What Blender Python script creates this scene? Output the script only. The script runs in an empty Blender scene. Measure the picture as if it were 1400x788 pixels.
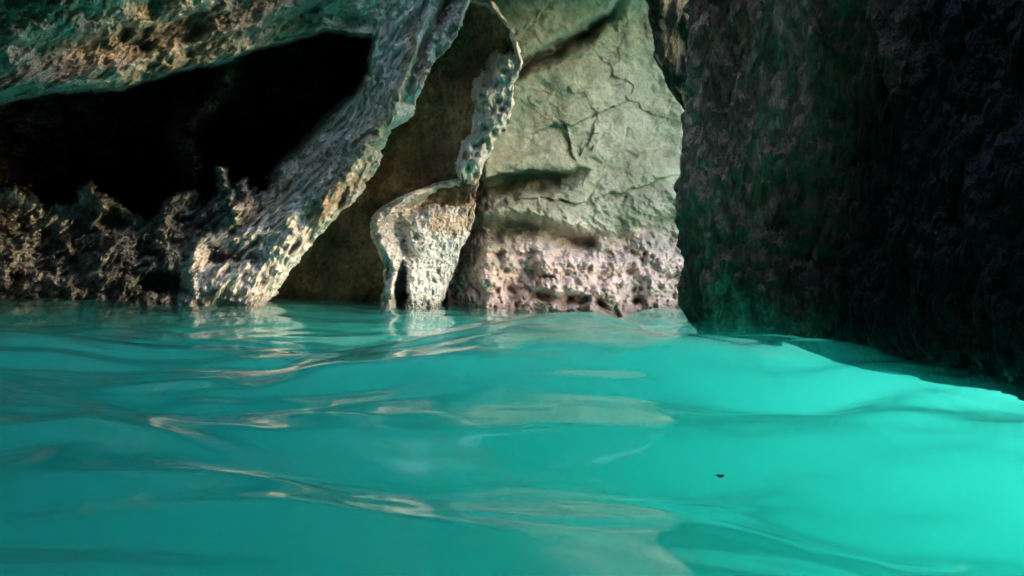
import bpy, math
import numpy as np

# ------------------------------------------------------------------ camera, sky, sun, exposure
scene = bpy.context.scene
IMG_W, IMG_H, FPX = 1400.0, 788.0, 1018.0
CAM = np.array([0.0, 0.0, 0.5])
ROLL = math.radians(2.0)
PITCH = math.atan(19.0 / FPX)

fwd = np.array([0.0, math.cos(PITCH), -math.sin(PITCH)])
r0 = np.array([1.0, 0.0, 0.0])
u0 = np.cross(r0, fwd)
rgt = r0 * math.cos(ROLL) + u0 * math.sin(ROLL)
upv = u0 * math.cos(ROLL) - r0 * math.sin(ROLL)

from mathutils import Matrix
cam_data = bpy.data.cameras.new('camera')
cam_data.sensor_width = 36.0
cam_data.lens = 36.0 * FPX / IMG_W
cam_data.clip_start = 0.05
cam_data.clip_end = 2000.0
cam = bpy.data.objects.new('camera', cam_data)
scene.collection.objects.link(cam)
cam.matrix_world = Matrix(((rgt[0], upv[0], -fwd[0], CAM[0]),
                           (rgt[1], upv[1], -fwd[1], CAM[1]),
                           (rgt[2], upv[2], -fwd[2], CAM[2]),
                           (0, 0, 0, 1)))
scene.camera = cam

SUN_EL = math.radians(11.0)
SUN_DIR = np.array([1.0, -0.2, 0.0]); SUN_DIR /= np.linalg.norm(SUN_DIR)
SUN_DIR = SUN_DIR * math.cos(SUN_EL) + np.array([0, 0, math.sin(SUN_EL)])

world = bpy.data.worlds.new('World')
scene.world = world
world.use_nodes = True
wn = world.node_tree
bg = wn.nodes['Background']
sky = wn.nodes.new('ShaderNodeTexSky')
sky.sky_type = 'NISHITA'
sky.sun_disc = False
sky.sun_elevation = SUN_EL
sky.sun_rotation = math.atan2(SUN_DIR[0], SUN_DIR[1])
wn.links.new(sky.outputs[0], bg.inputs[0])
bg.inputs[1].default_value = 0.15
sky.dust_density = 2.6
sky.air_density = 1.0
sky.ozone_density = 1.0

sun_data = bpy.data.lights.new('sun', 'SUN')
sun_data.energy = 1.4
sun_data.angle = math.radians(10.0)
sun_data.color = (1.0, 0.95, 0.88)
sun = bpy.data.objects.new('sun', sun_data)
scene.collection.objects.link(sun)
from mathutils import Vector
sun.rotation_euler = Vector(SUN_DIR).to_track_quat('Z', 'Y').to_euler()
sun.location = (20, -4, 10)

scene.view_settings.view_transform = 'Standard'
scene.view_settings.look = 'None'
scene.view_settings.gamma = 1.0
scene.view_settings.use_curve_mapping = False
scene.view_settings.exposure = 4.0

scene.render.engine = 'CYCLES'
cy = scene.cycles
cy.use_denoising = True
cy.use_adaptive_sampling = True
cy.adaptive_threshold = 0.03
cy.max_bounces = 6
cy.diffuse_bounces = 3
cy.glossy_bounces = 3
cy.transmission_bounces = 6
cy.transparent_max_bounces = 8
cy.volume_bounces = 3
cy.sample_clamp_indirect = 4.0
cy.caustics_reflective = False
cy.caustics_refractive = False
cy.blur_glossy = 0.5

# ------------------------------------------------------------------ maths helpers
def hash3(ix, iy, iz, seed):
    h = (ix.astype(np.uint32) * np.uint32(374761393) + iy.astype(np.uint32) * np.uint32(668265263)
         + iz.astype(np.uint32) * np.uint32(2147483647) + np.uint32(seed) * np.uint32(1274126177))
    h = (h ^ (h >> np.uint32(13))) * np.uint32(1274126177)
    h = (h ^ (h >> np.uint32(16))) * np.uint32(2246822519)
    return h ^ (h >> np.uint32(15))

def gnoise(p, seed=0):
    """gradient noise, about -1..1; p is (n,3)"""
    i = np.floor(p).astype(np.int64)
    f = (p - i).astype(np.float32)
    w = f * f * f * (f * (f * 6 - 15) + 10)
    out = np.zeros(len(p), np.float32)
    for dx in (0, 1):
        wx = w[:, 0] if dx else 1 - w[:, 0]
        for dy in (0, 1):
            wy = w[:, 1] if dy else 1 - w[:, 1]
            for dz in (0, 1):
                wz = w[:, 2] if dz else 1 - w[:, 2]
                h = hash3(i[:, 0] + dx, i[:, 1] + dy, i[:, 2] + dz, seed)
                gx = (h & np.uint32(1023)).astype(np.float32) / 511.5 - 1
                gy = ((h >> np.uint32(10)) & np.uint32(1023)).astype(np.float32) / 511.5 - 1
                gz = ((h >> np.uint32(20)) & np.uint32(1023)).astype(np.float32) / 511.5 - 1
                out += wx * wy * wz * (gx * (f[:, 0] - dx) + gy * (f[:, 1] - dy) + gz * (f[:, 2] - dz))
    return out * 1.5

def fbm(p, octaves=4, gain=0.5, lac=2.03, seed=0):
    a, s, out = 1.0, 1.0, np.zeros(len(p), np.float32)
    for o in range(octaves):
        out += a * gnoise(p * s + o * 7.31, seed + o)
        a *= gain; s *= lac
    return out

def ridged(p, octaves=4, gain=0.5, lac=2.03, seed=0):
    a, s, out = 1.0, 1.0, np.zeros(len(p), np.float32)
    for o in range(octaves):
        out += a * (1 - 2 * np.abs(gnoise(p * s + o * 5.17, seed + o)))
        a *= gain; s *= lac
    return out

def worley(p, seed=0):
    """distance to nearest (F1), second nearest (F2) and a random value of the nearest cell"""
    i = np.floor(p).astype(np.int64)
    f = (p - i).astype(np.float32)
    f1 = np.full(len(p), 9.0, np.float32); f2 = f1.copy(); idv = np.zeros(len(p), np.float32)
    for dx in (-1, 0, 1):
        for dy in (-1, 0, 1):
            for dz in (-1, 0, 1):
                h = hash3(i[:, 0] + dx, i[:, 1] + dy, i[:, 2] + dz, seed)
                jx = (h & np.uint32(1023)).astype(np.float32) / 1023
                jy = ((h >> np.uint32(10)) & np.uint32(1023)).astype(np.float32) / 1023
                jz = ((h >> np.uint32(20)) & np.uint32(1023)).astype(np.float32) / 1023
                d = np.sqrt((dx + jx - f[:, 0]) ** 2 + (dy + jy - f[:, 1]) ** 2 + (dz + jz - f[:, 2]) ** 2)
                m = d < f1
                f2 = np.where(m, f1, np.minimum(f2, d))
                idv = np.where(m, ((h >> np.uint32(5)) & np.uint32(255)).astype(np.float32) / 255, idv)
                f1 = np.where(m, d, f1)
    return f1, f2, idv

def sstep(a, b, x):
    t = np.clip((x - a) / (b - a), 0, 1)
    return t * t * (3 - 2 * t)

def ray(px, py):
    a = np.asarray(px, float) - IMG_W / 2
    b = IMG_H / 2 - np.asarray(py, float)
    d = fwd * FPX + a[..., None] * rgt + b[..., None] * upv
    return d / d[..., 1:2]

def point(px, py, y):
    """the place seen along a line of sight, y metres ahead"""
    return CAM + ray(px, py) * np.asarray(y, float)[..., None]

def poly_dist(x, y, pts):
    """distance to a polyline and the position along it (0..1)"""
    best = np.full(x.shape, 1e9); along = np.zeros(x.shape)
    side = np.zeros(x.shape)
    n = len(pts) - 1
    for k in range(n):
        (x0, y0), (x1, y1) = pts[k], pts[k + 1]
        dx, dy = x1 - x0, y1 - y0
        t = np.clip(((x - x0) * dx + (y - y0) * dy) / (dx * dx + dy * dy), 0, 1)
        d = np.hypot(x - x0 - t * dx, y - y0 - t * dy)
        m = d < best
        best = np.where(m, d, best)
        along = np.where(m, (k + t) / n, along)
        side = np.where(m, np.sign(dx * (y - y0) - dy * (x - x0)), side)
    return best, along, side

def spline(keys, ts):
    """smooth interpolation of rows of numbers keyed by the first column"""
    keys = np.array(keys, float)
    x = keys[:, 0]
    out = []
    for c in range(1, keys.shape[1]):
        y = keys[:, c]
        m = np.gradient(y, x)
        k = np.clip(np.searchsorted(x, ts) - 1, 0, len(x) - 2)
        h = x[k + 1] - x[k]
        t = np.clip((ts - x[k]) / h, 0, 1)
        out.append((2*t**3 - 3*t**2 + 1) * y[k] + (t**3 - 2*t**2 + t) * h * m[k]
                   + (-2*t**3 + 3*t**2) * y[k + 1] + (t**3 - t**2) * h * m[k + 1])
    return out

# ------------------------------------------------------------------ mesh helpers
def mesh_object(name, verts, quads, mat, parent=None, smooth=True, tris=None):
    me = bpy.data.meshes.new(name)
    verts = np.ascontiguousarray(verts, np.float32)
    quads = np.asarray(quads, np.int32).reshape(-1, 4)
    nt = 0 if tris is None else len(tris)
    loops = quads.ravel()
    starts = np.arange(len(quads), dtype=np.int32) * 4
    if nt:
        tris = np.asarray(tris, np.int32)
        starts = np.concatenate([starts, len(loops) + np.arange(nt, dtype=np.int32) * 3])
        loops = np.concatenate([loops, tris.ravel()])
    me.vertices.add(len(verts)); me.vertices.foreach_set('co', verts.ravel())
    me.loops.add(len(loops)); me.loops.foreach_set('vertex_index', loops.astype(np.int32))
    me.polygons.add(len(starts)); me.polygons.foreach_set('loop_start', starts.astype(np.int32))
    me.update(calc_edges=True)
    me.validate()
    me.polygons.foreach_set('use_smooth', np.full(len(me.polygons), smooth))
    me.materials.append(mat)
    ob = bpy.data.objects.new(name, me)
    scene.collection.objects.link(ob)
    if parent is not None:
        ob.parent = parent
    return ob

def grid_quads(nr, nc, wrap=False, off=0, flip=False):
    r = np.arange(nr - 1)[:, None]
    c = np.arange(nc if wrap else nc - 1)[None, :]
    c2 = (c + 1) % nc
    q = np.stack([r * nc + c, r * nc + c2, (r + 1) * nc + c2, (r + 1) * nc + c], -1).reshape(-1, 4) + off
    return q[:, ::-1] if flip else q

def tag(o, label=None, cat=None, group=None, kind=None):
    if label: o['label'] = label
    if cat: o['category'] = cat
    if group: o['group'] = group
    if kind: o['kind'] = kind
    return o

def to_pixel(v):
    r = v - CAM
    d = r @ fwd
    return IMG_W / 2 + FPX * (r @ rgt) / d, IMG_H / 2 - FPX * (r @ upv) / d

def paint_patch(ob, mask, mat):
    """the faces inside the mask take another material"""
    me = ob.data
    me.materials.append(mat)
    n = len(me.polygons)
    c = np.empty(n * 3, np.float32); me.polygons.foreach_get('center', c); c = c.reshape(-1, 3)
    px, py = to_pixel(c)
    me.polygons.foreach_set('material_index', (mask(c, px, py) > 0.5).astype(np.int32))

def relief(name, PX, PY, Y, mat, back=1.2, parent=None):
    """a rock face: grid of lines of sight pushed to depth Y, closed behind by a coarse back so that it is a solid"""
    nr, nc = PX.shape
    V = point(PX, PY, Y).reshape(-1, 3)
    n = len(V)
    loop = np.concatenate([np.arange(nc), (np.arange(1, nr) * nc + nc - 1),
                           ((nr - 1) * nc + np.arange(nc - 2, -1, -1)), (np.arange(nr - 2, 0, -1) * nc)])
    rim = V[loop].copy()
    out = rim - CAM
    out /= np.linalg.norm(out, axis=1)[:, None]
    rim2 = rim + out * back
    centre = rim2.mean(0, keepdims=True)
    m = len(loop)
    V = np.concatenate([V, rim2, centre])
    k = np.arange(m); k2 = (k + 1) % m
    q = np.concatenate([grid_quads(nr, nc), np.stack([loop[k2], loop[k], n + k, n + k2], -1)])
    t = np.stack([n + k2, n + k, np.full(m, n + m)], -1)
    return mesh_object(name, V, q, mat, parent, tris=t)

def blade(name, keys, nrow, nfront, disp, mat, nback=24, power=0.75, parent=None, jag=None, edge_noise=None):
    """a rock rib: rows keyed by image height (py, left, right, depth, half thickness, tilt), rounded in section, closed behind"""
    keys = np.array(keys, float)
    ts = np.linspace(keys[0, 0], keys[-1, 0], nrow)
    L, R, Yc, T, tilt = spline(keys, ts)
    a = np.linspace(0, np.pi, nfront)
    b = np.linspace(np.pi, 2 * np.pi, nback + 2)[1:-1]
    ang = np.concatenate([a, b])
    w = -np.cos(ang)
    s = np.sin(ang)
    prof = np.sign(s) * np.abs(s) ** power
    PX = (L + R)[:, None] / 2 + (R - L)[:, None] / 2 * w[None, :]
    PY = np.repeat(ts[:, None], len(ang), 1)
    if jag is not None:
        PX = PX + jag(PX, PY)
    Y = Yc[:, None] - T[:, None] * prof[None, :] + tilt[:, None] * w[None, :]
    P = point(PX, PY, Y)
    flat = P.reshape(-1, 3)
    front = np.repeat(sstep(-0.3, 0.15, s)[None, :], nrow, 0).ravel()
    d = disp(flat, PX.ravel(), PY.ravel()) * front
    Y2 = Y - d.reshape(Y.shape)
    P = point(PX, PY, Y2).reshape(-1, 3)
    if edge_noise is not None:
        amp, sc_ = edge_noise
        e = np.stack([fbm(flat * sc_, 3, seed=91), fbm(flat * sc_ + 31, 3, seed=92), fbm(flat * sc_ + 57, 3, seed=93)], -1)
        P = P + e * amp
    nc = len(ang)
    n = len(P)
    V = np.concatenate([P, P[:nc].mean(0, keepdims=True), P[-nc:].mean(0, keepdims=True)])
    k = np.arange(nc); k2 = (k + 1) % nc
    t = np.concatenate([np.stack([k2, k, np.full(nc, n)], -1),
                        np.stack([(nrow - 1) * nc + k, (nrow - 1) * nc + k2, np.full(nc, n + 1)], -1)])
    return mesh_object(name, V, grid_quads(nrow, nc, wrap=True), mat, parent, tris=t)

# ------------------------------------------------------------------ materials
def new_mat(name):
    m = bpy.data.materials.new(name)
    m.use_nodes = True
    nt = m.node_tree
    nt.nodes.clear()
    out = nt.nodes.new('ShaderNodeOutputMaterial')
    return m, nt, out

def rock_mat(name, dark, mid, light, algae=None, algae_amt=0.0, base=None, base_top=0.0, base_fade=0.5,
             scale=1.0, stretch=(1, 1, 1), rot=(0, 0, 0), bump=0.5, rough=0.75, pits=0.5, ochre=None, side_shade=None):
    m, nt, out = new_mat(name)
    N, Lk = nt.nodes, nt.links
    bs = N.new('ShaderNodeBsdfPrincipled')
    Lk.new(bs.outputs[0], out.inputs[0])
    tc = N.new('ShaderNodeTexCoord')
    mp = N.new('ShaderNodeMapping')
    mp.inputs['Rotation'].default_value = rot
    mp.inputs['Scale'].default_value = [scale * s for s in stretch]
    Lk.new(tc.outputs['Object'], mp.inputs[0])
    def noise(sc, det, rough_=0.6, vec=mp.outputs[0]):
        n = N.new('ShaderNodeTexNoise')
        n.inputs['Scale'].default_value = sc
        n.inputs['Detail'].default_value = det
        n.inputs['Roughness'].default_value = rough_
        Lk.new(vec, n.inputs['Vector'])
        return n.outputs['Fac']
    def ramp(fac, stops):
        r = N.new('ShaderNodeValToRGB')
        e = r.color_ramp.elements
        e[0].position, e[0].color = stops[0][0], (*stops[0][1], 1)
        e[1].position, e[1].color = stops[-1][0], (*stops[-1][1], 1)
        for pos, c in stops[1:-1]:
            k = e.new(pos); k.color = (*c, 1)
        Lk.new(fac, r.inputs[0])
        return r.outputs[0]
    def mix(fac, a, b, mode='MIX'):
        x = N.new('ShaderNodeMix'); x.data_type = 'RGBA'; x.blend_type = mode
        if isinstance(fac, float): x.inputs[0].default_value = fac
        else: Lk.new(fac, x.inputs[0])
        for sock, v in ((x.inputs[6], a), (x.inputs[7], b)):
            if isinstance(v, tuple): sock.default_value = (*v, 1)
            else: Lk.new(v, sock)
        return x.outputs[2]
    def math_(op, a, b, clamp=False):
        x = N.new('ShaderNodeMath'); x.operation = op; x.use_clamp = clamp
        for sock, v in ((x.inputs[0], a), (x.inputs[1], b)):
            if isinstance(v, (int, float)): sock.default_value = v
            else: Lk.new(v, sock)
        return x.outputs[0]
    col = ramp(noise(1.3, 6, 0.65), [(0.32, dark), (0.5, mid), (0.68, light)])
    fine = ramp(noise(14, 3, 0.7), [(0.3, (0.55, 0.55, 0.55)), (0.5, (1, 1, 1)), (0.75, (1.25, 1.25, 1.25))])
    col = mix(0.8, col, fine, 'MULTIPLY')
    if ochre:
        col = mix(ramp(noise(2.3, 3), [(0.55, (0, 0, 0)), (0.7, (0.8, 0.8, 0.8))]), col, ochre)
    if algae:
        lo = 0.62 - 0.3 * algae_amt
        col = mix(ramp(noise(0.9, 4, 0.65), [(lo, (0, 0, 0)), (lo + 0.18, (1, 1, 1))]), col, algae)
    if base:
        geo = N.new('ShaderNodeNewGeometry')
        sx = N.new('ShaderNodeSeparateXYZ'); Lk.new(geo.outputs['Position'], sx.inputs[0])
        z = math_('ADD', sx.outputs[2], math_('MULTIPLY', math_('SUBTRACT', noise(1.8, 3, 0.7), 0.5), 1.6))
        f = math_('DIVIDE', math_('SUBTRACT', base_top + base_fade / 2, z), base_fade, clamp=True)
        bcol = ramp(noise(5, 4, 0.75), [(0.3, tuple(c * 0.45 for c in base)), (0.5, base), (0.72, tuple(min(0.8, c * 1.3) for c in base))])
        col = mix(f, col, bcol)
    if side_shade:                                  # shade painted into the colour of one side of the rock
        fcol, fvec, flo, fhi = side_shade
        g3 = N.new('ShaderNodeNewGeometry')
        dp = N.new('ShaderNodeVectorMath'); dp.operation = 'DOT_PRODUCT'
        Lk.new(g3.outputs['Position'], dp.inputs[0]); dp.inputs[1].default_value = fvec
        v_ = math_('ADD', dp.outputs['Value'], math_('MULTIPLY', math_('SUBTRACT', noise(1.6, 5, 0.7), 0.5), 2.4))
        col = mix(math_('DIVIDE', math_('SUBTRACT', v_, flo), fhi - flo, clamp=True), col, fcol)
    # wet band at the water line
    g2 = N.new('ShaderNodeNewGeometry'); s2 = N.new('ShaderNodeSeparateXYZ'); Lk.new(g2.outputs['Position'], s2.inputs[0])
    wz = math_('ADD', s2.outputs[2], math_('MULTIPLY', math_('SUBTRACT', noise(3.0, 3, 0.6), 0.5), 0.5))
    wet = math_('DIVIDE', math_('SUBTRACT', 0.20, wz), 0.14, clamp=True)
    col = mix(wet, col, mix(1.0, col, (0.45, 0.44, 0.42), 'MULTIPLY'))
    Lk.new(col, bs.inputs['Base Color'])
    Lk.new(math_('SUBTRACT', rough, math_('MULTIPLY', wet, 0.4)), bs.inputs['Roughness'])
    bs.inputs['Specular IOR Level'].default_value = 0.2
    # relief finer than the mesh
    v = N.new('ShaderNodeTexVoronoi'); v.inputs['Scale'].default_value = 16 ; v.feature = 'F1'
    Lk.new(mp.outputs[0], v.inputs['Vector'])
    h = math_('ADD', math_('MULTIPLY', noise(9, 4, 0.7), 1.0), math_('MULTIPLY', v.outputs['Distance'], pits))
    b = N.new('ShaderNodeBump'); b.inputs['Strength'].default_value = bump; b.inputs['Distance'].default_value = 0.15
    Lk.new(h, b.inputs['Height'])
    Lk.new(b.outputs[0], bs.inputs['Normal'])
    return m

M_rib = rock_mat('rib_rock', (0.38, 0.33, 0.29), (0.70, 0.62, 0.56), (0.80, 0.74, 0.68), algae=(0.24, 0.25, 0.21), algae_amt=0.15,
                 stretch=(1, 1, 0.5), rot=(0, -0.53, 0), ochre=(0.45, 0.32, 0.22), base=(0.76, 0.71, 0.70), base_top=0.9, base_fade=1.0)
M_col = rock_mat('buttress_rock', (0.20, 0.17, 0.13), (0.34, 0.29, 0.23), (0.50, 0.45, 0.40), ochre=(0.46, 0.33, 0.24),
                 base=(0.62, 0.57, 0.56), base_top=1.6, base_fade=0.6)
M_wall = rock_mat('wall_rock', (0.22, 0.205, 0.15), (0.33, 0.315, 0.235), (0.43, 0.41, 0.32), algae=(0.235, 0.25, 0.17), algae_amt=0.5,
                  base=(0.62, 0.46, 0.41), base_top=1.05, base_fade=0.8, bump=0.35, pits=0.3)
M_left = rock_mat('ledge_rock', (0.13, 0.13, 0.135), (0.30, 0.295, 0.30), (0.62, 0.62, 0.64), algae=(0.11, 0.115, 0.105), algae_amt=0.35, rough=0.7, bump=0.8)
M_over = rock_mat('overhang_rock', (0.22, 0.195, 0.165), (0.48, 0.42, 0.36), (0.68, 0.60, 0.53), algae=(0.22, 0.21, 0.155), algae_amt=0.3,
                  stretch=(0.45, 1, 1), rot=(0, 0.45, 0), bump=0.5, rough=0.92)
M_dark = rock_mat('recess_shade_rock', (0.04, 0.036, 0.03), (0.09, 0.08, 0.065), (0.16, 0.14, 0.11))  # darkened colour deepens the shade of hollow and recess
M_brown = rock_mat('shade_brown_rock', (0.08, 0.056, 0.035), (0.20, 0.145, 0.09), (0.32, 0.24, 0.16))  # on the upper mass this brown holds the shade of its turned-away face
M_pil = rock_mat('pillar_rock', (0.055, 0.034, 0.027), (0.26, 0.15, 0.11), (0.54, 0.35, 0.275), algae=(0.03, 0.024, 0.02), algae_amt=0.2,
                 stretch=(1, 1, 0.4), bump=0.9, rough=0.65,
                 side_shade=((0.008, 0.0075, 0.007), (1.0, -0.55, -0.10), -1.35, -0.35))
M_white = rock_mat('chalky_rock', (0.42, 0.39, 0.37), (0.70, 0.66, 0.64), (0.80, 0.77, 0.76), bump=0.5)
M_ochre = rock_mat('ochre_rock', (0.36, 0.27, 0.20), (0.50, 0.39, 0.30), (0.58, 0.48, 0.39), stretch=(1, 1, 0.5), rot=(0, -0.53, 0), bump=0.4)
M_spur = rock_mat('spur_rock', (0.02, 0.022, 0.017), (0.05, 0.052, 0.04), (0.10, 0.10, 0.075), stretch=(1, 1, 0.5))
M_roof = rock_mat('roof_rock', (0.10, 0.09, 0.075), (0.2, 0.175, 0.145), (0.30, 0.27, 0.23))

# ------------------------------------------------------------------ back wall of the cave
def build_wall():
    px = np.concatenate([np.linspace(612, 945, 260), np.linspace(945, 1270, 60)[1:]])
    py = np.concatenate([np.linspace(-330, -15, 70)[:-1], np.linspace(-15, 445, 370)])
    PX, PY = np.meshgrid(px, py)
    # broad lie of the wall: faces a little to the right, leans out overhead
    Y = 11.4 + (PX - 650) / 300 * 0.9
    Y = Y - 0.7 * sstep(80, -330, PY) + 1.2 * sstep(668, 618, PX)
    Y = np.where(PX > 940, Y + ((PX - 940) / 300) ** 2 * 2.0, Y)
    flat = point(PX, PY, Y).reshape(-1, 3)
    wob = 6 * fbm(flat * 2.2, 3, seed=5).reshape(PX.shape)
    X_, Y_ = PX + wob, PY + 6 * fbm(flat * 2.2 + 50, 3, seed=6).reshape(PX.shape)
    d = np.zeros(PX.shape)
    # upper block standing out over the long diagonal cleft
    cleft = [(560, 160), (640, 128), (712, 86), (760, 68), (790, 45), (830, 18), (870, -30), (960, -90), (1300, -160)]
    dist, al, side = poly_dist(X_, Y_, cleft)
    above = np.where(side < 0, 1, 0)
    d += 0.40 * sstep(-4, 5, np.where(above > 0, dist, -dist)) * (0.55 + 0.45 * sstep(0.75, 0.5, al)) * sstep(260, 40, dist)
    d -= 1.1 * np.exp(-(np.where(above > 0, dist * 2.5, dist) / 12) ** 2) * sstep(0.72, 0.5, al)
    # ledge over the low hollow
    ledge = [(560, 236), (650, 243), (700, 238), (760, 234), (800, 231), (826, 236)]
    dist, al, side = poly_dist(X_, Y_, ledge)
    below = side > 0
    s = np.where(below, dist, -dist)
    fade = sstep(1.0, 0.35, al)
    s = np.where(s > 0, s * (1.0 + 1.3 * sstep(0.15, 0.95, al) + 0.35 * fbm(flat * 1.7, 3, seed=7).reshape(PX.shape)), s)
    d -= fade * 1.5 * sstep(-3, 5, s) * sstep(60, 12, s) * (0.4 + 0.6 * sstep(0.9, 0.3, al))
    d += fade * 0.15 * np.exp(-((s + 14) / 14) ** 2)
    # rugged middle band and the swelling base
    d += 0.25 * sstep(255, 300, PY + (PX - 800) * 0.10)
    hollow = [(640, 318), (690, 312), (740, 318), (775, 330), (800, 332)]
    dist, al, side = poly_dist(X_, Y_, hollow)
    d -= 0.9 * np.exp(-(dist / 15) ** 2)
    band = [(830, 330), (860, 326), (900, 306), (935, 296)]
    dist, al, side = poly_dist(X_, Y_, band)
    d -= 0.22 * np.exp(-(dist / 9) ** 2)
    d += 0.35 * sstep(322, 372, PY) + 0.15 * sstep(372, 420, PY)
    # slabs and cracks
    cracks = [
        ([(735, 185), (760, 165), (780, 172), (800, 165), (826, 150), (850, 140)], 3.0, 0.09),
        ([(770, 160), (778, 185), (782, 205), (788, 222)], 2.0, 0.06),
        ([(815, 165), (812, 185), (800, 200), (790, 218)], 1.8, 0.035),
        ([(826, 234), (840, 215), (855, 195), (858, 172)], 3.0, 0.12),
        ([(870, 215), (890, 190), (915, 150)], 2.6, 0.07),
        ([(690, 275), (740, 268), (790, 278), (850, 262), (930, 240)], 3.0, 0.08),
        ([(680, 60), (720, 40), (745, 10), (770, -30)], 3.0, 0.07),
    ]
    brk = fbm(flat * 3.0, 2, seed=8).reshape(PX.shape)
    for pts, wd, dep in cracks:
        dist, al, side = poly_dist(X_, Y_, pts)
        tap = np.minimum(sstep(0, 0.12, al), sstep(1, 0.85, al)) * 0.8 + 0.2
        d -= 0.18 * dep * np.exp(-(dist / (0.75 * wd)) ** 2) * tap * (0.35 + 0.65 * sstep(-0.3, 0.3, brk))
        d += np.where(side < 0, 1, -1) * 0.075 * min(1.2, dep / 0.09) * np.exp(-dist / 24) * tap
    # holes along the foot
    for hx, hy, ra, rb, dep in [(832, 348, 10, 8, .3), (862, 367, 8, 6, .3), (870, 411, 9, 7, .35), (740, 404, 16, 9, .35), (700, 396, 11, 12, .3),
                                (783, 409, 24, 7, .3), (822, 413, 10, 8, .3), (903, 393, 6, 5, .2), (728, 372, 12, 14, .25), (660, 400, 14, 12, .35),
                                (680, 352, 14, 10, .25), (915, 380, 4, 4, .15), (848, 392, 5, 4, .15), (805, 372, 5, 5, .15), (888, 352, 5, 4, .12), (765, 350, 7, 6, .15)]:
        q = ((X_ - hx) / ra) ** 2 + ((Y_ - hy) / rb) ** 2
        d -= dep * np.exp(-q ** 1.5)
    lowmask = sstep(300, 350, PY)
    midmask = sstep(240, 280, PY) * (1 - lowmask)
    f = flat
    n1 = fbm(f * np.array([0.8, 0.8, 0.9]), 4, seed=11).reshape(PX.shape)
    tilt = f @ np.array([[0.85, 0, 0.53], [0, 1, 0], [-0.53, 0, 0.85]])
    n2 = ridged(tilt * np.array([1.1, 1.5, 3.2]), 5, 0.55, seed=21).reshape(PX.shape)
    n3 = fbm(f * 9, 4, 0.6, seed=31).reshape(PX.shape)
    f1, f2, _ = worley(f * 5.5, 3)
    pit = np.clip(0.42 - f1, 0, 1).reshape(PX.shape)
    f1b, _, _ = worley(f * 11, 4)
    pitb = np.clip(0.40 - f1b, 0, 1).reshape(PX.shape)
    w1, w2, wid = worley(tilt * np.array([1.0, 1.2, 1.9]) + 0.25 * fbm(f * 3, 2, seed=2)[:, None], 9)
    facet = (wid - 0.5).reshape(PX.shape)
    d += 0.24 * n1 + facet * 0.07 * (1 - lowmask)
    d += n2 * (0.013 + 0.05 * midmask + 0.03 * lowmask)
    d += n3 * (0.005 + 0.015 * midmask + 0.045 * lowmask)
    patchy = sstep(-0.25, 0.45, fbm(f * 1.6, 3, seed=32)).reshape(PX.shape)
    f1c, _, widc = worley(f * np.array([3.2, 3.2, 3.8]), 12)
    d += ((0.55 - f1c) * 0.35 * (0.2 + widc)).reshape(PX.shape) * lowmask
    d += 0.10 * ridged(f * 2.6, 5, 0.65, seed=33).reshape(PX.shape) * (0.3 * midmask + lowmask * (1.1 - patchy))
    d -= (pit * 0.55 * patchy + pitb * (0.15 + 0.25 * patchy)) * lowmask + pitb * 0.10 * midmask
    # the roof brow begins just above
    d += 2.3 * sstep(-12, -60, PY + 0.06 * (PX - 780) + 9 * fbm(f * 2, 3, seed=34).reshape(PX.shape))
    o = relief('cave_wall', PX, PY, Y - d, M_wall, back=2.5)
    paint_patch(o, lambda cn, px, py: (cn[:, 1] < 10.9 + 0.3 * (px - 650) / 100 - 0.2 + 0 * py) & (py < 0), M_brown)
    tag(o, kind='structure')
build_wall()

# ------------------------------------------------------------------ dark recess behind the ribs
def build_recess():
    nx, ny = 140, 160
    px = np.linspace(280, 660, nx); py = np.linspace(-300, 440, ny)
    PX, PY = np.meshgrid(px, py)
    Y = np.interp(px, [-420, 0, 250, 380, 520, 600, 660], [12.0, 15.0, 16.5, 15.8, 13.6, 12.6, 12.6])[None, :] + 0 * PY
    Y = Y - 1.4 * sstep(60, -300, PY)
    f = point(PX, PY, Y).reshape(-1, 3)
    d = 0.35 * fbm(f * 0.7, 4, seed=41) + 0.06 * ridged(f * np.array([1.5, 2, 3]), 4, seed=42) + 0.02 * fbm(f * 8, 3, seed=43)
    d = d.reshape(PX.shape)
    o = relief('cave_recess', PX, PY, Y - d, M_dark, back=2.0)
    tag(o, kind='structure')
build_recess()

# ------------------------------------------------------------------ side wall: overhang, hollow, slanting rib and ledge in one mass
def along(f, slope):
    """coordinates with the first axis across the rib and the third along it"""
    c, s = math.cos(slope), math.sin(slope)
    return f @ np.array([[c, 0, s], [0, 1, 0], [-s, 0, c]])

def tps(points, X, Y):
    """smooth surface through scattered (x, y, value)"""
    p = np.array(points, float)
    xy = p[:, :2] / 100.0
    def k(r2):
        return np.where(r2 > 1e-9, 0.5 * r2 * np.log(r2 + 1e-12), 0.0)
    n = len(p)
    A = np.zeros((n + 3, n + 3))
    A[:n, :n] = k(((xy[:, None] - xy[None]) ** 2).sum(-1)) + np.eye(n) * 0.02
    A[:n, n] = 1; A[:n, n + 1:] = xy
    A[n, :n] = 1; A[n + 1:, :n] = xy.T
    w = np.linalg.solve(A, np.concatenate([p[:, 2], [0, 0, 0]]))
    x, y = X.ravel() / 100.0, Y.ravel() / 100.0
    out = w[n] + w[n + 1] * x + w[n + 2] * y
    for i in range(n):
        out += w[i] * k((x - xy[i, 0]) ** 2 + (y - xy[i, 1]) ** 2)
    return out.reshape(X.shape)

def inside(x, y, poly):
    r = np.zeros(x.shape, bool)
    n = len(poly)
    for i in range(n):
        (x0, y0), (x1, y1) = poly[i], poly[(i + 1) % n]
        if y0 == y1: continue
        r ^= ((y0 > y) != (y1 > y)) & (x < (x1 - x0) * (y - y0) / (y1 - y0) + x0)
    return r

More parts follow.
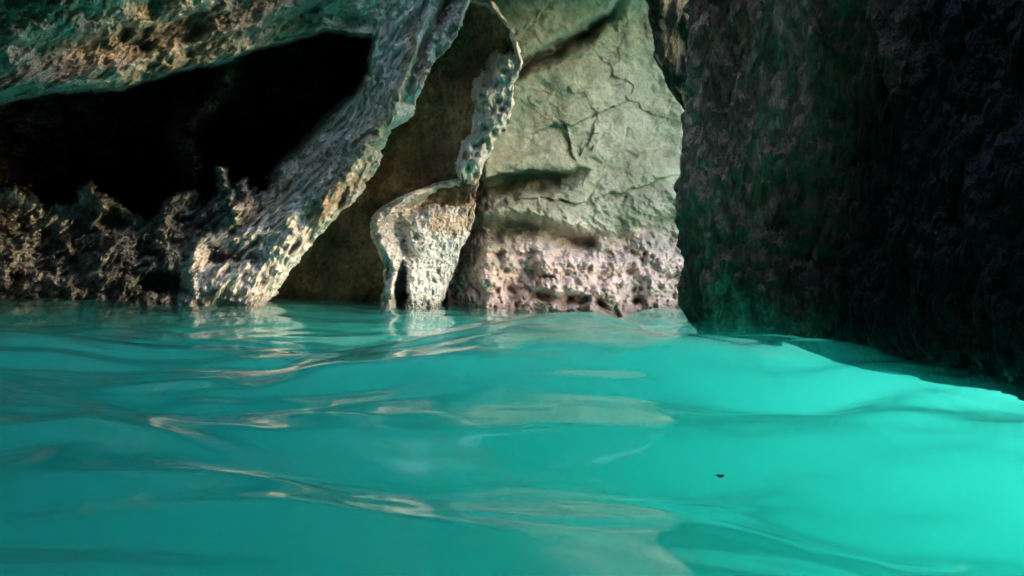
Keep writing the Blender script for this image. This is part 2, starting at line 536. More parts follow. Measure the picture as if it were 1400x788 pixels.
def build_side_wall():
    c = np.concatenate([np.linspace(-420, -12, 55)[:-1], np.linspace(-12, 640, 470)])
    r = np.concatenate([np.linspace(-360, -12, 55)[:-1], np.linspace(-12, 442, 330)])
    edge = np.interp(r, [-360, -160, -60, 0, 50, 80, 100, 130, 165, 178, 200, 240, 275, 290, 330, 370, 413, 442],
                     [700, 672, 656, 642, 626, 600, 586, 574, 558, 535, 527, 510, 488, 466, 430, 400, 366, 350])
    edge = edge + 5 * fbm(np.stack([0 * r, r / 30, 0 * r], -1), 5, 0.7, seed=61)
    PX = -420 + (c[None] + 420) * (edge[:, None] + 420) / 1060.0
    PY = np.repeat(r[:, None], len(c), 1)
    base = [(0, 135, 7.8), (150, 112, 8.4), (330, 70, 9.2), (450, 38, 9.6), (515, 30, 9.7), (0, 0, 7.1), (200, 0, 8.1), (400, -40, 9.0), (520, -60, 9.3),
            (0, -360, 4.6), (300, -360, 5.6), (600, -360, 8.2), (-400, -360, 4.0), (-400, 0, 6.0), (-400, 150, 6.6),
            (600, -60, 9.5), (570, 60, 9.35), (545, 140, 9.3), (500, 200, 9.25), (455, 265, 9.15), (400, 320, 9.1), (340, 380, 9.05), (310, 435, 9.0),
            (630, -60, 9.8), (600, 60, 9.6), (555, 150, 9.55), (505, 240, 9.5), (425, 320, 9.4), (370, 390, 9.3),
            (470, 150, 10.1), (420, 205, 10.0), (360, 260, 9.9),
            (0, 415, 9.3), (150, 415, 9.25), (250, 415, 9.1), (-400, 415, 8.6), (0, 330, 9.9), (150, 330, 9.9), (250, 330, 9.6),
            (0, 262, 10.6), (130, 262, 10.5), (250, 270, 10.3), (310, 245, 10.2), (-400, 260, 9.6)]
    Y = tps(base, PX, PY)
    f = point(PX, PY, Y).reshape(-1, 3)
    sh = PX.shape
    j1 = fbm(f * 2.6, 4, 0.65, seed=62).reshape(sh); j2 = fbm(f * 2.6 + 40, 4, 0.65, seed=63).reshape(sh)
    low = sstep(180, 250, PY)
    jx, jy = PX + (4 + 5 * low) * j1, PY + (4.5 + 4.5 * low) * j2
    # the black hollow
    rim = [(-420, 190), (-100, 152), (0, 141), (40, 131), (100, 122), (160, 119), (230, 100), (285, 88), (330, 73), (365, 62), (400, 52), (440, 43), (480, 46), (514, 48),
           (506, 105), (480, 140), (462, 165), (430, 205), (395, 235), (368, 262), (345, 268), (338, 246), (328, 246), (318, 256), (310, 232), (300, 234), (298, 262), (282, 282),
           (262, 268), (240, 266), (222, 290), (200, 306), (180, 286), (150, 268), (122, 252), (112, 258), (100, 276), (62, 284), (45, 270), (20, 258), (0, 262), (-100, 250), (-420, 235)]
    ins = inside(jx, jy, rim)
    dist, al, _ = poly_dist(jx, jy, rim + rim[:1])
    sd = np.where(ins, dist, -dist)
    rough_side = np.exp(-((al - 0.40) / 0.05) ** 2)                      # the slope of the rib goes in gradually
    hole = sstep(-1.5, 9 + 34 * rough_side, sd)
    strut, _, _ = poly_dist(jx, jy, [(322, 75), (296, 135), (262, 160), (246, 185), (256, 215), (268, 262)])
    hollow_depth = 3.6 - 2.7 * np.exp(-(strut / 20) ** 2) + 0.6 * j1
    spine, _, sside = poly_dist(PX, PY, [(600, -60), (570, 60), (545, 140), (500, 200), (455, 265), (400, 325), (330, 400)])
    wR = np.exp(-(spine / 95) ** 4) * (1 - 0.0 * low)
    wL = sstep(225, 285, PY) * (1 - wR)
    wO = np.clip(1 - wR - wL, 0, 1)
    # slanting streaks of the overhang
    a = along(f, 1.15)
    dO = 0.22 * fbm(a * np.array([1.0, 1.0, 0.6]), 3, seed=112) + 0.13 * ridged(a * np.array([2.6, 2.6, 0.8]), 5, 0.62, seed=113)
    f1, _, wid = worley(a * np.array([6, 6, 3]), 114)
    dO += (0.5 - f1) * 0.24 * (0.3 + wid)
    f1, _, _ = worley(a * np.array([13, 13, 7]), 116)
    dO += (0.5 - f1) * 0.09
    # streaks and holes of the rib
    a = along(f, 0.53)
    dR = 0.13 * fbm(a * np.array([1.3, 1.3, 0.5]), 3, seed=51) + 0.125 * ridged(a * np.array([3.2, 3.2, 0.65]), 5, 0.6, seed=52)
    f1, _, wid = worley(a * np.array([6, 6, 2.4]), 53)
    knob = sstep(190, 320, PY).ravel()
    dR -= np.clip(0.48 - f1, 0, 1) * (0.3 + wid) * (0.22 + 0.25 * knob)
    f1, _, _ = worley(a * np.array([12, 12, 8.5]), 54)
    dR += (0.5 - f1) * (0.04 + 0.11 * knob)
    # knobs of the ledge
    a = along(f, 0.3)
    dL = 0.22 * fbm(a * np.array([1.0, 1, 1.3]), 3, seed=102) + 0.15 * ridged(a * np.array([1.9, 1.9, 2.4]), 5, 0.64, seed=103)
    f1, _, wid = worley(a * np.array([5, 5, 3.2]), 104)
    dL += (0.5 - f1) * 0.42 * (0.25 + wid)
    f1, _, wid = worley(a * np.array([11, 11, 6.5]), 105)
    dL += (0.5 - f1) * 0.22 * (0.3 + wid)
    d = (dO.reshape(sh) * wO + dR.reshape(sh) * wR + dL.reshape(sh) * wL)
    d += 0.035 * fbm(f * 11, 3, 0.65, seed=55).reshape(sh)
    # single features
    for pts, wd, h in [([(160, 92), (240, 70), (330, 38), (440, -10)], 9, .22), ([(0, 122), (120, 108), (240, 86), (330, 62)], 16, .22),
                       ([(60, 70), (200, 55), (260, 30)], 24, -.35), ([(190, 12), (220, 8)], 14, -.3), ([(410, 20), (430, 12)], 10, -.2), ([(450, 18), (500, 30)], 10, -.2),
                       ([(600, -60), (572, 60), (547, 140), (502, 200), (457, 265), (432, 300)], 9, .17), ([(642, 0), (622, 58), (592, 92), (577, 118)], 6, .22),
                       ([(612, 0), (590, 45), (568, 95), (556, 140)], 7, -.40), ([(585, -5), (560, 60)], 6, -.2), ([(530, 182), (500, 230), (470, 272)], 9, -.22),
                       ([(62, 325), (64, 326)], 13, -.5), ([(155, 305), (185, 306)], 14, -.7), ([(212, 388), (238, 390)], 16, -.9), ([(110, 310), (112, 310)], 7, -.35),
                       ([(285, 348), (318, 352)], 9, -.5), ([(195, 350), (215, 350)], 7, -.35), ([(140, 325), (142, 325)], 7, -.35), ([(250, 300), (275, 310)], 8, -.3), ([(345, 355), (352, 350)], 6, -.25),
                       ([(126, 258), (140, 290), (140, 320)], 13, .35), ([(245, 272), (230, 290), (225, 310)], 12, .3), ([(306, 236), (312, 260), (320, 285)], 8, .35), ([(332, 250), (337, 275), (327, 300)], 7, .25)]:
        dd, _, _ = poly_dist(jx, jy, pts)
        d += h * np.exp(-(dd / wd) ** 2)
    Y = Y - d * (1 - 0.75 * hole) + hole * hollow_depth
    # right edge turns away
    e = edge[:, None] - PX
    Y = Y + 0.30 * (1 - np.sqrt(np.clip(1 - np.clip(1 - e / 16, 0, 1) ** 2, 0, 1)))
    k = np.linspace(0, 1, 12)[1:]
    PX2 = edge[:, None] - 45 * k[None] ** 2; Y2 = Y[:, -1:] + 1.9 * k[None]
    PXa = np.concatenate([PX, PX2], 1); PYa = np.concatenate([PY, np.repeat(r[:, None], len(k), 1)], 1); Ya = np.concatenate([Y, Y2], 1)
    V = point(PXa, PYa, Ya).reshape(-1, 3)
    V += np.stack([fbm(V * 6 + o, 3, 0.6, seed=64) for o in (0, 31, 57)], -1) * 0.014
    nr, nc = PXa.shape
    Q = grid_quads(nr, nc)
    # which part each face belongs to: 0 overhang, 1 rib, 2 ledge, 3 hollow
    reg = np.where(wR > 0.5, 1, np.where(PY + 12 * j1 > 262 - 0.28 * np.clip(PX - 250, 0, 100), 2, 0))
    reg = np.where(hole > 0.6, 3, reg)
    reg = np.where((reg == 0) & (PY > 235) , 2, reg)
    reg = np.concatenate([reg, np.repeat(reg[:, -1:], len(k), 1)], 1).ravel()
    fr = reg[Q[:, 0]]
    root = bpy.data.objects.new('limestone_outcrop', None)
    scene.collection.objects.link(root)
    tag(root, 'broad rugged pale limestone mass with slanting rib and knobbly ledge round a black hollow', 'rock')
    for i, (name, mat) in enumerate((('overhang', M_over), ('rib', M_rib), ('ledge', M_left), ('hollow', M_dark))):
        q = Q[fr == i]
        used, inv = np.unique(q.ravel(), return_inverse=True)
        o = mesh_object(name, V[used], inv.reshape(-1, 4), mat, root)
        if name == 'rib':
            def ochre(cn, px, py):
                dd, _, _ = poly_dist(px, py, [(566, 70), (550, 130), (515, 180), (475, 235), (452, 268), (428, 305)])
                return np.exp(-((dd + 9 * fbm(cn * 4, 3, 0.6, seed=66)) / 12) ** 2)
            paint_patch(o, ochre, M_ochre)
    # rough back so that the wall is a solid mass
    loop = np.concatenate([np.arange(nc), np.arange(1, nr) * nc + nc - 1, (nr - 1) * nc + np.arange(nc - 2, -1, -1), np.arange(nr - 2, 0, -1) * nc])
    A = V[loop]; out = A - CAM; out /= np.linalg.norm(out, axis=1)[:, None]
    B = A + out * np.clip(17.5 - np.linalg.norm(A - CAM, axis=1), 1, None)[:, None]
    m = len(loop); kk = np.arange(m); k2 = (kk + 1) % m
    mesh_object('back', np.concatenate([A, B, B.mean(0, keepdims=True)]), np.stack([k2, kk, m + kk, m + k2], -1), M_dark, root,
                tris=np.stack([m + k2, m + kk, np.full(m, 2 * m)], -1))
build_side_wall()

# ------------------------------------------------------------------ the middle buttress: upper mass, arching strand, white pedestal
butt = bpy.data.objects.new('rock_buttress', None)
scene.collection.objects.link(butt)
butt.location = (0, 0, 0)
tag(butt, 'shaded brown topped rock buttress with thin arching strand and chalky white pedestal against the green wall', 'rock')

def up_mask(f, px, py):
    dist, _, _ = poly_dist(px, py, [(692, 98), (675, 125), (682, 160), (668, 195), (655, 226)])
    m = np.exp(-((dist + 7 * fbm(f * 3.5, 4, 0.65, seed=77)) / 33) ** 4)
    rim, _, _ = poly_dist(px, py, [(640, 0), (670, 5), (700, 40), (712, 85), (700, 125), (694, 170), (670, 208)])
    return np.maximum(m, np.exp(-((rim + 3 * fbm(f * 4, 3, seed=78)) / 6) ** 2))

def up_disp(f, px, py):
    d = 0.12 * fbm(f * 1.1, 3, seed=71) + 0.06 * ridged(along(f, 0.5) * np.array([2.0, 2.0, 0.9]), 5, 0.6, seed=76)
    m = up_mask(f, px, py)
    d += 0.22 * m
    d += (0.008 + 0.09 * m) * ridged(f * np.array([3.4, 3.4, 2.4]), 5, 0.62, seed=72)
    f1, _, _ = worley(f * 7, 73)
    d -= 0.50 * np.clip(0.5 - f1, 0, 1) * m
    d += (0.012 + 0.03 * m) * fbm(f * 11, 3, seed=74)
    return d
def small_jag(seed, amp, sc_=22):
    def j(PX, PY):
        f = np.stack([PX.ravel() / sc_, PY.ravel() / sc_, 0 * PX.ravel()], -1)
        return amp * fbm(f, 4, 0.65, seed=seed).reshape(PX.shape)
    return j
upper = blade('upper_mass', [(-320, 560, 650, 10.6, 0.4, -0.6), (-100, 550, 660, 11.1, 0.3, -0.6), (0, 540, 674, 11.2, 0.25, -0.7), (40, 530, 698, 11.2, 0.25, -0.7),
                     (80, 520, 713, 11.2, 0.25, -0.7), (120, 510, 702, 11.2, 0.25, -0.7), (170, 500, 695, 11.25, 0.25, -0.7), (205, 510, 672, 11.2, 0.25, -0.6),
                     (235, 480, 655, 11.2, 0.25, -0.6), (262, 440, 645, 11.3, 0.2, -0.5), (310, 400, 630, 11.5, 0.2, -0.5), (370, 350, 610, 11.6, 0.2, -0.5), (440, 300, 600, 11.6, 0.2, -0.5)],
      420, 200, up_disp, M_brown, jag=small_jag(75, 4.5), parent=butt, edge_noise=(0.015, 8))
paint_patch(upper, up_mask, M_rib)  # lit patch and bright rim painted in with the paler material

def ped_disp(f, px, py):
    j = 3.5 * fbm(f * 4, 4, 0.65, seed=87)
    px, py = px + j, py + 3.5 * fbm(f * 4 + 20, 4, 0.65, seed=89)
    d = 0.10 * fbm(f * 1.6, 3, seed=81)
    d += 0.045 * ridged(f * np.array([4, 4, 1.6]), 5, 0.6, seed=82)
    f1, _, wid = worley(f * 7, 83)
    f1b, _, _ = worley(f * 16, 85)
    d -= 0.32 * np.clip(0.45 - f1, 0, 1) * (0.2 + 1.2 * wid) + 0.16 * np.clip(0.42 - f1b, 0, 1)
    d += 0.03 * fbm(f * 10, 4, 0.65, seed=84)
    path = [(652, 238), (620, 250), (580, 262), (545, 277), (521, 296), (517, 318), (530, 345), (545, 368), (535, 388), (530, 425)]
    dist, al, side = poly_dist(px, py, path)
    d += 0.26 * np.exp(-(dist / 8.5) ** 2)
    groove = [(640, 262), (600, 268), (570, 282), (548, 296), (546, 322), (556, 345)]
    dist, al, _ = poly_dist(px, py, groove)
    d -= (0.50 - 0.22 * al) * np.exp(-(dist / (12 - 5 * al)) ** 2)
    d -= 0.35 * np.exp(-(((px - 606) / 34) ** 2 + ((py - 266) / 15) ** 2) ** 1.5)
    ridge, _, _ = poly_dist(px, py, [(650, 240), (646, 300), (628, 350)])
    d += 0.12 * np.exp(-(ridge / 9) ** 2)
    q = ((px - 548) / 8.5) ** 2 + ((py - 394) / 32) ** 2
    d -= 1.2 * np.exp(-q ** 2)
    return d
pedestal = blade('pedestal', [(232, 640, 658, 11.0, 0.2, 0.05), (245, 615, 654, 10.95, 0.3, 0.1), (258, 575, 651, 10.9, 0.35, 0.15), (272, 542, 649, 10.85, 0.4, 0.2),
                   (290, 514, 648, 10.8, 0.45, 0.25), (318, 507, 642, 10.75, 0.5, 0.3), (345, 518, 630, 10.7, 0.5, 0.3), (370, 525, 621, 10.7, 0.5, 0.3), (390, 524, 613, 10.65, 0.5, 0.3),
                   (415, 521, 604, 10.65, 0.5, 0.3), (440, 518, 598, 10.65, 0.5, 0.3)],
      300, 220, ped_disp, M_white, jag=small_jag(86, 3.0), parent=butt, edge_noise=(0.014, 9))
def ped_ochre(cn, px, py):
    dd, _, _ = poly_dist(px, py, [(650, 245), (642, 280), (630, 310), (600, 300)])
    return np.exp(-((dd + 8 * fbm(cn * 4, 3, 0.6, seed=90)) / 14) ** 2)
paint_patch(pedestal, ped_ochre, M_ochre)

def wave_height(x, y):
    p = np.stack([x, y, 0 * x], -1)
    warp = 0.35 * fbm(p * 0.5, 2, seed=161)
    q = np.stack([x * 0.45 + warp, y * 0.62 + 0.2 * x + warp, 0 * x], -1)
    h = 0.115 * fbm(q, 2, 0.4, seed=162)
    q = np.stack([x * 0.8 + warp, y * 1.5 - 0.35 * x + warp, 0 * x], -1)
    h += 0.07 * fbm(q, 2, 0.45, seed=163)
    q = np.stack([x * 2.2 + warp * 2, y * 3.4 + 0.8 * x + warp * 2, 0 * x], -1)
    h += 0.007 * fbm(q, 2, 0.4, seed=164)
    h = h * (1 - 0.6 * sstep(5.2, 8.0, y) * sstep(20, 12, y))
    # the swell that lifts in front of the pillar, the trough before it and the low water behind
    crest = np.interp(x, [-3, -1, 0.2, 0.9, 1.3, 1.8, 2.12, 2.5, 3.2, 4, 5], [4.4, 4.6, 5.0, 5.5, 5.9, 5.6, 5.2, 4.5, 3.1, 1.5, -0.5])
    dy = (y - crest) * np.interp(x, [0.8, 1.8, 3, 5], [1.0, 0.55, 0.45, 0.45])
    prof = np.where(dy < 0, np.exp(-(dy / 1.5) ** 2), np.exp(-(dy / 0.38) ** 2))
    h += 0.26 * prof * sstep(-1.4, 0.5, x) * (1 - 0.75 * sstep(1.5, 2.6, x))
    h -= 0.08 * np.exp(-((dy + 3.0) / 1.2) ** 2) * sstep(-1.2, 0.5, x)
    h -= 0.13 * sstep(0.2, 0.9, dy) * sstep(5.0, 2.0, dy)
    return h

# ------------------------------------------------------------------ dark pillar: a rock curtain that ends just under the water
def build_pillar():
    # inner face seen from the cave, as a path on plan; the curtain is about 1.6 m thick
    nz, ns = 500, 480
    z = np.linspace(-0.55, 9.5, nz) ; z = np.concatenate([np.linspace(-0.16, 2.7, 420), np.linspace(2.7, 9.5, 81)[1:]])
    inner = np.array([(1.62, 5.8), (1.38, 5.66), (1.28, 5.42), (1.45, 5.12), (1.80, 4.85), (2.12, 4.35), (2.42, 3.5), (3.1, 2.0), (3.9, 0.3), (4.2, -2.0), (4.0, -5.0)])
    outer = np.array([(5.4, -5.0), (5.5, -1.0), (5.1, 0.6), (4.2, 2.6), (3.3, 4.1), (2.7, 5.1), (2.2, 5.7)])
    path = np.concatenate([inner, outer, inner[:1]])
    t = np.linspace(0, len(path) - 1, 40 * len(path))
    c = spline([(i, *p) for i, p in enumerate(path)], t)
    C = np.stack(c, -1)
    seg = np.concatenate([[0], np.cumsum(np.linalg.norm(np.diff(C, axis=0), axis=1))])
    # dense where it shows
    dens = np.interp(seg, [0, 3.2, 5.0, 10, seg[-1] - 0.6, seg[-1]], [5.0, 5.0, 1.5, 0.35, 0.5, 5.0])
    cd = np.concatenate([[0], np.cumsum(dens[1:] * np.diff(seg))])
    s = np.interp(np.linspace(0, cd[-1], ns + 1)[:-1], cd, seg)
    X = np.interp(s, seg, C[:, 0]); Yp = np.interp(s, seg, C[:, 1])
    dx = np.gradient(X); dy = np.gradient(Yp); nl = np.hypot(dx, dy)
    nxv, nyv = -dy / nl, dx / nl                 # points away from the rock
    if (nxv[ns // 6] * -1 + nyv[ns // 6] * -1) < 0:
        nxv, nyv = -nxv, -nyv
    P = np.stack([np.repeat(X[None], nz, 0), np.repeat(Yp[None], nz, 0), np.repeat(z[:, None], ns, 1)], -1)
    f = P.reshape(-1, 3)
    d = -0.09 + 0.09 * fbm(f * np.array([0.9, 0.9, 0.5]), 3, seed=121)
    d += 0.10 * ridged(f * np.array([1.8, 1.8, 0.40]), 5, 0.58, seed=122)
    f1, _, wid = worley(f * np.array([11, 11, 3.2]), 123)
    d += (0.5 - f1) * 0.09 * (0.2 + wid)
    f1b, _, wid = worley(f * np.array([24, 24, 7.0]), 124)
    d += (0.5 - f1b) * 0.075 * (0.2 + wid)
    d = d.reshape(nz, ns)
    # foot tucks in under the water, top leans over the cave
    tuck = -0.06 * sstep(0.30, 0.0, z) - 0.15 * sstep(0.06, -0.18, z)
    lean = 0.0 * z
    off = d + (tuck + lean)[:, None]
    # the seaward side is cut away towards the water so the curtain's foot is only a blade
    sea = sstep(10.6, 11.5, np.interp(s, seg, t))[None] * sstep(18.0, 16.6, np.interp(s, seg, t))[None]
    off = off - sea * 0.55 * sstep(2.2, -0.1, z)[:, None]
    P[..., 0] += off * nxv[None]
    P[..., 1] += off * nyv[None]
    # the foot follows the swell, only just under the water
    lift = wave_height(P[..., 0].ravel(), P[..., 1].ravel()).reshape(nz, ns) + 0.065
    P[..., 2] += lift * sstep(1.0, 0.0, z)[:, None]
    # close foot and head along the middle line of the curtain
    mid_x = np.linspace(0, 1, 60)
    def resample(p):
        l = np.concatenate([[0], np.cumsum(np.linalg.norm(np.diff(p, axis=0), axis=1))]) ; l /= l[-1]
        return np.stack([np.interp(mid_x, l, p[:, 0]), np.interp(mid_x, l, p[:, 1])], -1)
    mid = 0.5 * (resample(inner) + resample(outer[::-1]))
    def seam(row, dz):
        k = np.argmin(((row[:, None, :2] - mid[None]) ** 2).sum(-1), 1)
        return np.concatenate([mid[k], row[:, 2:3] + dz], 1)
    P = np.concatenate([seam(P[0], -0.03)[None], P, seam(P[-1], 0.1)[None]])
    V = P.reshape(-1, 3)
    nz += 2
    tr = None
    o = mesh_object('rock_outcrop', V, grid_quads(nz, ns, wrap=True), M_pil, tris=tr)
    tag(o, 'massive dark brown rough rock pillar rising from the bright turquoise water', 'rock')
build_pillar()

def spur_disp(f, px, py):
    d = 0.12 * fbm(f * 1.0, 3, seed=131) + 0.05 * ridged(f * np.array([2.2, 2.2, 1]), 4, 0.6, seed=132)
    f1, _, _ = worley(f * np.array([7, 7, 4]), 133)
    return d + (0.5 - f1) * 0.09
spur = blade('rock_spur', [(-420, 760, 1150, 7.2, 0.6, 0.2), (-150, 850, 1110, 7.3, 0.5, 0.2), (-40, 872, 1080, 7.4, 0.5, 0.2), (20, 886, 1060, 7.4, 0.45, 0.2), (60, 893, 1050, 7.4, 0.4, 0.2),
                          (110, 908, 1040, 7.4, 0.35, 0.2), (135, 925, 1030, 7.4, 0.25, 0.1), (165, 945, 1010, 7.4, 0.1, 0.05)], 300, 120, spur_disp, M_spur, jag=small_jag(135, 4, 30))
tag(spur, 'dark green hanging rock spur tucked behind the top of the dark pillar', 'rock')

# ------------------------------------------------------------------ roof and rear of the cave
def build_roof():
    nu, nv = 150, 90
    u = np.linspace(0, 1, nu); v = np.linspace(0, 1, nv)
    # section across the cave: from the left water line over the top to the right edge above the pillar
    sec = spline([(0, -9.5, -1.0), (0.2, -9.2, 2.5), (0.4, -7.5, 5.8), (0.6, -4.5, 7.9), (0.8, -0.5, 8.6), (1.0, 4.2, 8.7)], u)
    yy = np.interp(v, [0, 1], [-6.5, 14.5])
    fall = 1 - 0.35 * sstep(-2.5, -6.5, yy)
    X = np.repeat(sec[0][None], nv, 0)
    Z = sec[1][None] * fall[:, None]
    Yg = np.repeat(yy[:, None], nu, 1)
    P = np.stack([X, Yg, Z], -1).reshape(-1, 3)
    d = 0.4 * fbm(P * 0.5, 4, seed=141) + 0.1 * ridged(P * 1.4, 3, seed=142)
    # the roof stops short on the right over the inner pool: open sky there
    limit = np.interp(P[:, 1], [-6.5, -1.6, 0.4, 14.5], [9.0, 9.0, -2.4, -3.2])
    P[:, 0] = np.minimum(P[:, 0], limit + 0.4 * d)
    P[:, 2] -= d * sstep(0, 2, P[:, 2]); P[:, 0] += d * sstep(2, 0, P[:, 2])
    top = P + np.array([-0.2, 0, 0.8])
    n = nu * nv
    rim = np.concatenate([np.arange(nu), np.arange(1, nv) * nu + nu - 1, (nv - 1) * nu + np.arange(nu - 2, -1, -1), np.arange(nv - 2, 0, -1) * nu])
    k = rim; k2 = np.roll(rim, -1)
    q = np.concatenate([grid_quads(nv, nu), grid_quads(nv, nu, off=n, flip=True), np.stack([k2, k, n + k, n + k2], -1)])
    tag(mesh_object('cave_roof', np.concatenate([P, top]), q, M_roof), kind='structure')
    # rear wall
    x = np.linspace(-10.5, 6.0, 90); zz = np.linspace(-3, 10, 70)
    X, Z = np.meshgrid(x, zz)
    Yr = -5.6 + 0 * X
    P = np.stack([X, Yr, Z], -1).reshape(-1, 3)
    P[:, 1] += 0.5 * fbm(P * 0.5, 4, seed=143) + 0.1 * ridged(P * 1.3, 3, seed=144)
    back = P.copy(); back[:, 1] -= 1.0
    n = len(P); nu, nv = 90, 70
    rim = np.concatenate([np.arange(nu), np.arange(1, nv) * nu + nu - 1, (nv - 1) * nu + np.arange(nu - 2, -1, -1), np.arange(nv - 2, 0, -1) * nu])
    k = rim; k2 = np.roll(rim, -1)
    q = np.concatenate([grid_quads(nv, nu), grid_quads(nv, nu, off=n, flip=True), np.stack([k2, k, n + k, n + k2], -1)])
    tag(mesh_object('cave_rear_wall', np.concatenate([P, back]), q, M_roof), kind='structure')
build_roof()

# unseen rock mass added outside, it keeps the low sun off the inner rocks
def build_sun_block():
    n1, n2 = 120, 90
    a = np.linspace(0, 2 * np.pi, n1, endpoint=False)
    v = np.linspace(0, 1, n2)
    sx = 5.0 * (1 - 0.25 * v ** 2) * sstep(1.02, 0.9, v); sy = 7.3 * (1 - 0.12 * v ** 2) * sstep(1.02, 0.88, v)
    P = np.stack([15.5 + sx[:, None] * np.cos(a)[None], 9.6 + sy[:, None] * np.sign(np.sin(a)) * np.abs(np.sin(a))[None] ** 0.6, np.repeat((-3 + 14.6 * v)[:, None], n1, 1)], -1).reshape(-1, 3)
    d = 0.6 * fbm(P * 0.35, 4, seed=171) + 0.2 * ridged(P * 0.9, 4, seed=172)
    c = np.array([15.5, 9.6, 0])
    o = (P - c) * np.array([1, 1, 0]); o /= np.linalg.norm(o, axis=1)[:, None] + 1e-6
    P = P + o * d[:, None]
    V = np.concatenate([P, P[:n1].mean(0, keepdims=True), P[-n1:].mean(0, keepdims=True)])
    n = n1 * n2; k = np.arange(n1); k2 = (k + 1) % n1
    tr = np.concatenate([np.stack([k2, k, np.full(n1, n)], -1), np.stack([n - n1 + k, n - n1 + k2, np.full(n1, n + 1)], -1)])
    tag(mesh_object('sun_block_rock', V, grid_quads(n2, n1, wrap=True), M_over, tris=tr), kind='structure')
build_sun_block()

# ------------------------------------------------------------------ seabed
def build_seabed():
    x = np.concatenate([np.linspace(-400, -12, 20)[:-1], np.linspace(-12, 14, 130), np.linspace(14, 400, 20)[1:]])
    y = np.concatenate([np.linspace(-400, -8, 20)[:-1], np.linspace(-8, 16, 120), np.linspace(16, 400, 20)[1:]])
    X, Yg = np.meshgrid(x, y)
    P = np.stack([X, Yg, 0 * X], -1).reshape(-1, 3)
    P[:, 2] = -2.6 + 0.25 * fbm(P * 0.35, 3, seed=151) + 0.03 * fbm(P * np.array([1.5, 4, 1]), 2, seed=152)
    m, nt, out = new_mat('pale_sand')
    bs = nt.nodes.new('ShaderNodeBsdfPrincipled'); nt.links.new(bs.outputs[0], out.inputs[0])
    nz = nt.nodes.new('ShaderNodeTexNoise'); nz.inputs['Scale'].default_value = 0.8; nz.inputs['Detail'].default_value = 6
    rp = nt.nodes.new('ShaderNodeValToRGB')
    rp.color_ramp.elements[0].position = 0.3; rp.color_ramp.elements[0].color = (0.50, 0.48, 0.41, 1)
    rp.color_ramp.elements[1].position = 0.7; rp.color_ramp.elements[1].color = (0.68, 0.65, 0.57, 1)
    tcn = nt.nodes.new('ShaderNodeTexCoord'); nt.links.new(tcn.outputs['Object'], nz.inputs['Vector'])
    nt.links.new(nz.outputs[0], rp.inputs[0]); nt.links.new(rp.outputs[0], bs.inputs['Base Color'])
    bs.inputs['Roughness'].default_value = 0.9
    tag(mesh_object('seabed', P, grid_quads(len(y), len(x)), m), kind='structure')
build_seabed()

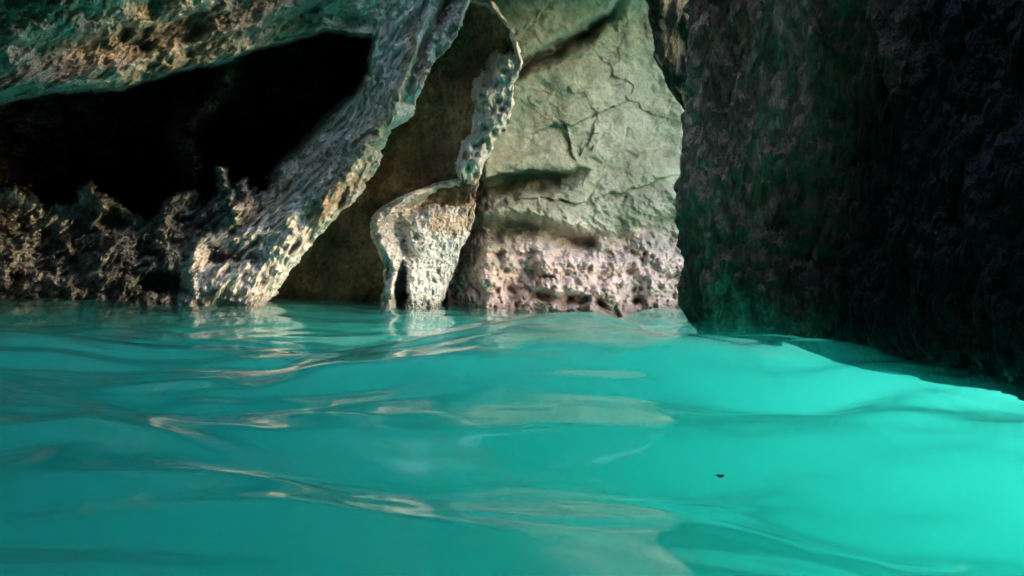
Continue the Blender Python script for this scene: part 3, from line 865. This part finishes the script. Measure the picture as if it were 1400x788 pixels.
# ------------------------------------------------------------------ water: one body with a rippled top, clear surface and milky turquoise inside
def build_water():
    x = np.concatenate([np.linspace(-500, -14, 24)[:-1], np.linspace(-14, -5, 80)[:-1], np.linspace(-5, -1.2, 120)[:-1], np.linspace(-1.2, 2.6, 260), np.linspace(2.6, 4.5, 50)[1:], np.linspace(4.5, 16, 50)[1:], np.linspace(16, 500, 24)[1:]])
    y = np.concatenate([np.linspace(-500, -8, 24)[:-1], np.linspace(-8, 0.6, 40)[:-1], np.linspace(0.6, 2.4, 150)[:-1], np.linspace(2.4, 6, 170), np.linspace(6, 14, 160)[1:], np.linspace(14, 20, 16)[1:], np.linspace(20, 500, 24)[1:]])
    X, Yg = np.meshgrid(x, y)
    fade = np.exp(-((np.hypot(X, Yg - 5) / 40) ** 2))
    Z = (wave_height(X.ravel(), Yg.ravel()) * fade.ravel()).reshape(X.shape)
    P = np.stack([X, Yg, Z], -1).reshape(-1, 3)
    nu, nv = len(x), len(y)
    rim = np.concatenate([np.arange(nu), np.arange(1, nv) * nu + nu - 1, (nv - 1) * nu + np.arange(nu - 2, -1, -1), np.arange(nv - 2, 0, -1) * nu])
    n = len(P); m_ = len(rim)
    low = P[rim].copy(); low[:, 2] = -4.0
    V = np.concatenate([P, low, [[0, 0, -4.0]]])
    k = np.arange(m_); k2 = (k + 1) % m_
    q = np.concatenate([grid_quads(nv, nu), np.stack([rim[k2], rim[k], n + k, n + k2], -1)])
    t = np.stack([n + k2, n + k, np.full(m_, n + m_)], -1)

    m, nt, out = new_mat('sea_water')
    N, Lk = nt.nodes, nt.links
    # Schlick reflectance, the same from both sides of the surface
    geo = N.new('ShaderNodeNewGeometry')
    dt = N.new('ShaderNodeVectorMath'); dt.operation = 'DOT_PRODUCT'
    Lk.new(geo.outputs['Incoming'], dt.inputs[0]); Lk.new(geo.outputs['Normal'], dt.inputs[1])
    def mt(op, a, b=0.0):
        x = N.new('ShaderNodeMath'); x.operation = op
        for i, v in enumerate((a, b)):
            if isinstance(v, (int, float)): x.inputs[i].default_value = v
            else: Lk.new(v, x.inputs[i])
        return x.outputs[0]
    fac = mt('ADD', 0.02, mt('MULTIPLY', 0.98, mt('POWER', mt('SUBTRACT', 1.0, mt('ABSOLUTE', dt.outputs['Value'])), 5.0)))
    gl = N.new('ShaderNodeBsdfGlossy'); gl.inputs['Roughness'].default_value = 0.10; gl.inputs['Color'].default_value = (1, 1, 1, 1)
    tr = N.new('ShaderNodeBsdfTransparent')
    m2 = N.new('ShaderNodeMixShader')
    Lk.new(fac, m2.inputs[0]); Lk.new(tr.outputs[0], m2.inputs[1]); Lk.new(gl.outputs[0], m2.inputs[2])
    Lk.new(m2.outputs[0], out.inputs['Surface'])
    vs = N.new('ShaderNodeVolumeScatter'); vs.inputs['Color'].default_value = (0.14, 0.90, 0.86, 1); vs.inputs['Density'].default_value = 0.58; vs.inputs['Anisotropy'].default_value = 0.35
    va = N.new('ShaderNodeVolumeAbsorption'); va.inputs['Color'].default_value = (0.0, 0.985, 0.905, 1); va.inputs['Density'].default_value = 0.6
    ad = N.new('ShaderNodeAddShader'); Lk.new(vs.outputs[0], ad.inputs[0]); Lk.new(va.outputs[0], ad.inputs[1])
    Lk.new(ad.outputs[0], out.inputs['Volume'])
    o = mesh_object('water', V, q, m, tris=t)
    tag(o, kind='structure')
build_water()


# ------------------------------------------------------------------ scrap of weed afloat
def build_scrap():
    m, nt, out = new_mat('wet_bark')
    bs = nt.nodes.new('ShaderNodeBsdfPrincipled'); nt.links.new(bs.outputs[0], out.inputs[0])
    nz = nt.nodes.new('ShaderNodeTexNoise'); nz.inputs['Scale'].default_value = 150
    rp = nt.nodes.new('ShaderNodeValToRGB')
    rp.color_ramp.elements[0].color = (0.015, 0.012, 0.008, 1); rp.color_ramp.elements[1].color = (0.10, 0.075, 0.03, 1)
    nt.links.new(nz.outputs[0], rp.inputs[0]); nt.links.new(rp.outputs[0], bs.inputs['Base Color'])
    bs.inputs['Roughness'].default_value = 0.4
    g = ray(np.array([985.0]), np.array([652.0]))[0]
    ys = np.linspace(1.0, 3.5, 2000)
    line = CAM + g * ys[:, None]
    c = line[np.argmax(line[:, 2] < wave_height(line[:, 0].copy(), line[:, 1].copy()))].copy()
    c[2] = wave_height(np.array([c[0]]), np.array([c[1]]))[0] + 0.001
    a = np.linspace(0, 2 * np.pi, 28, endpoint=False); v = np.linspace(-0.5 * np.pi, 0.5 * np.pi, 14)
    P = np.stack([np.cos(v)[:, None] * np.cos(a) * 0.012, np.cos(v)[:, None] * np.sin(a) * 0.008, np.repeat(np.sin(v)[:, None] * 0.0045, 28, 1)], -1).reshape(-1, 3)
    P *= (1 + 0.35 * fbm(P * 130, 3, seed=181))[:, None]
    P[:, 2] += 0.25 * np.abs(P[:, 0])
    o = mesh_object('floating_twig', P, grid_quads(14, 28, wrap=True), m)
    o.location = c
    tag(o, 'tiny dark twig scrap floating alone on the bright turquoise water', 'twig')
    t = np.linspace(0, 1, 10); b = np.linspace(0, 2 * np.pi, 6, endpoint=False)
    C = np.stack([-0.010 - 0.012 * t, 0.002 * t, 0.002 - 0.003 * t + 0.003 * t * t], -1)
    S = C[:, None] + (0.0013 * (1 - 0.6 * t))[:, None, None] * np.stack([0 * b, np.cos(b), np.sin(b)], -1)[None]
    mesh_object('stalk', S.reshape(-1, 3), grid_quads(10, 6, wrap=True), m, parent=o)
build_scrap()
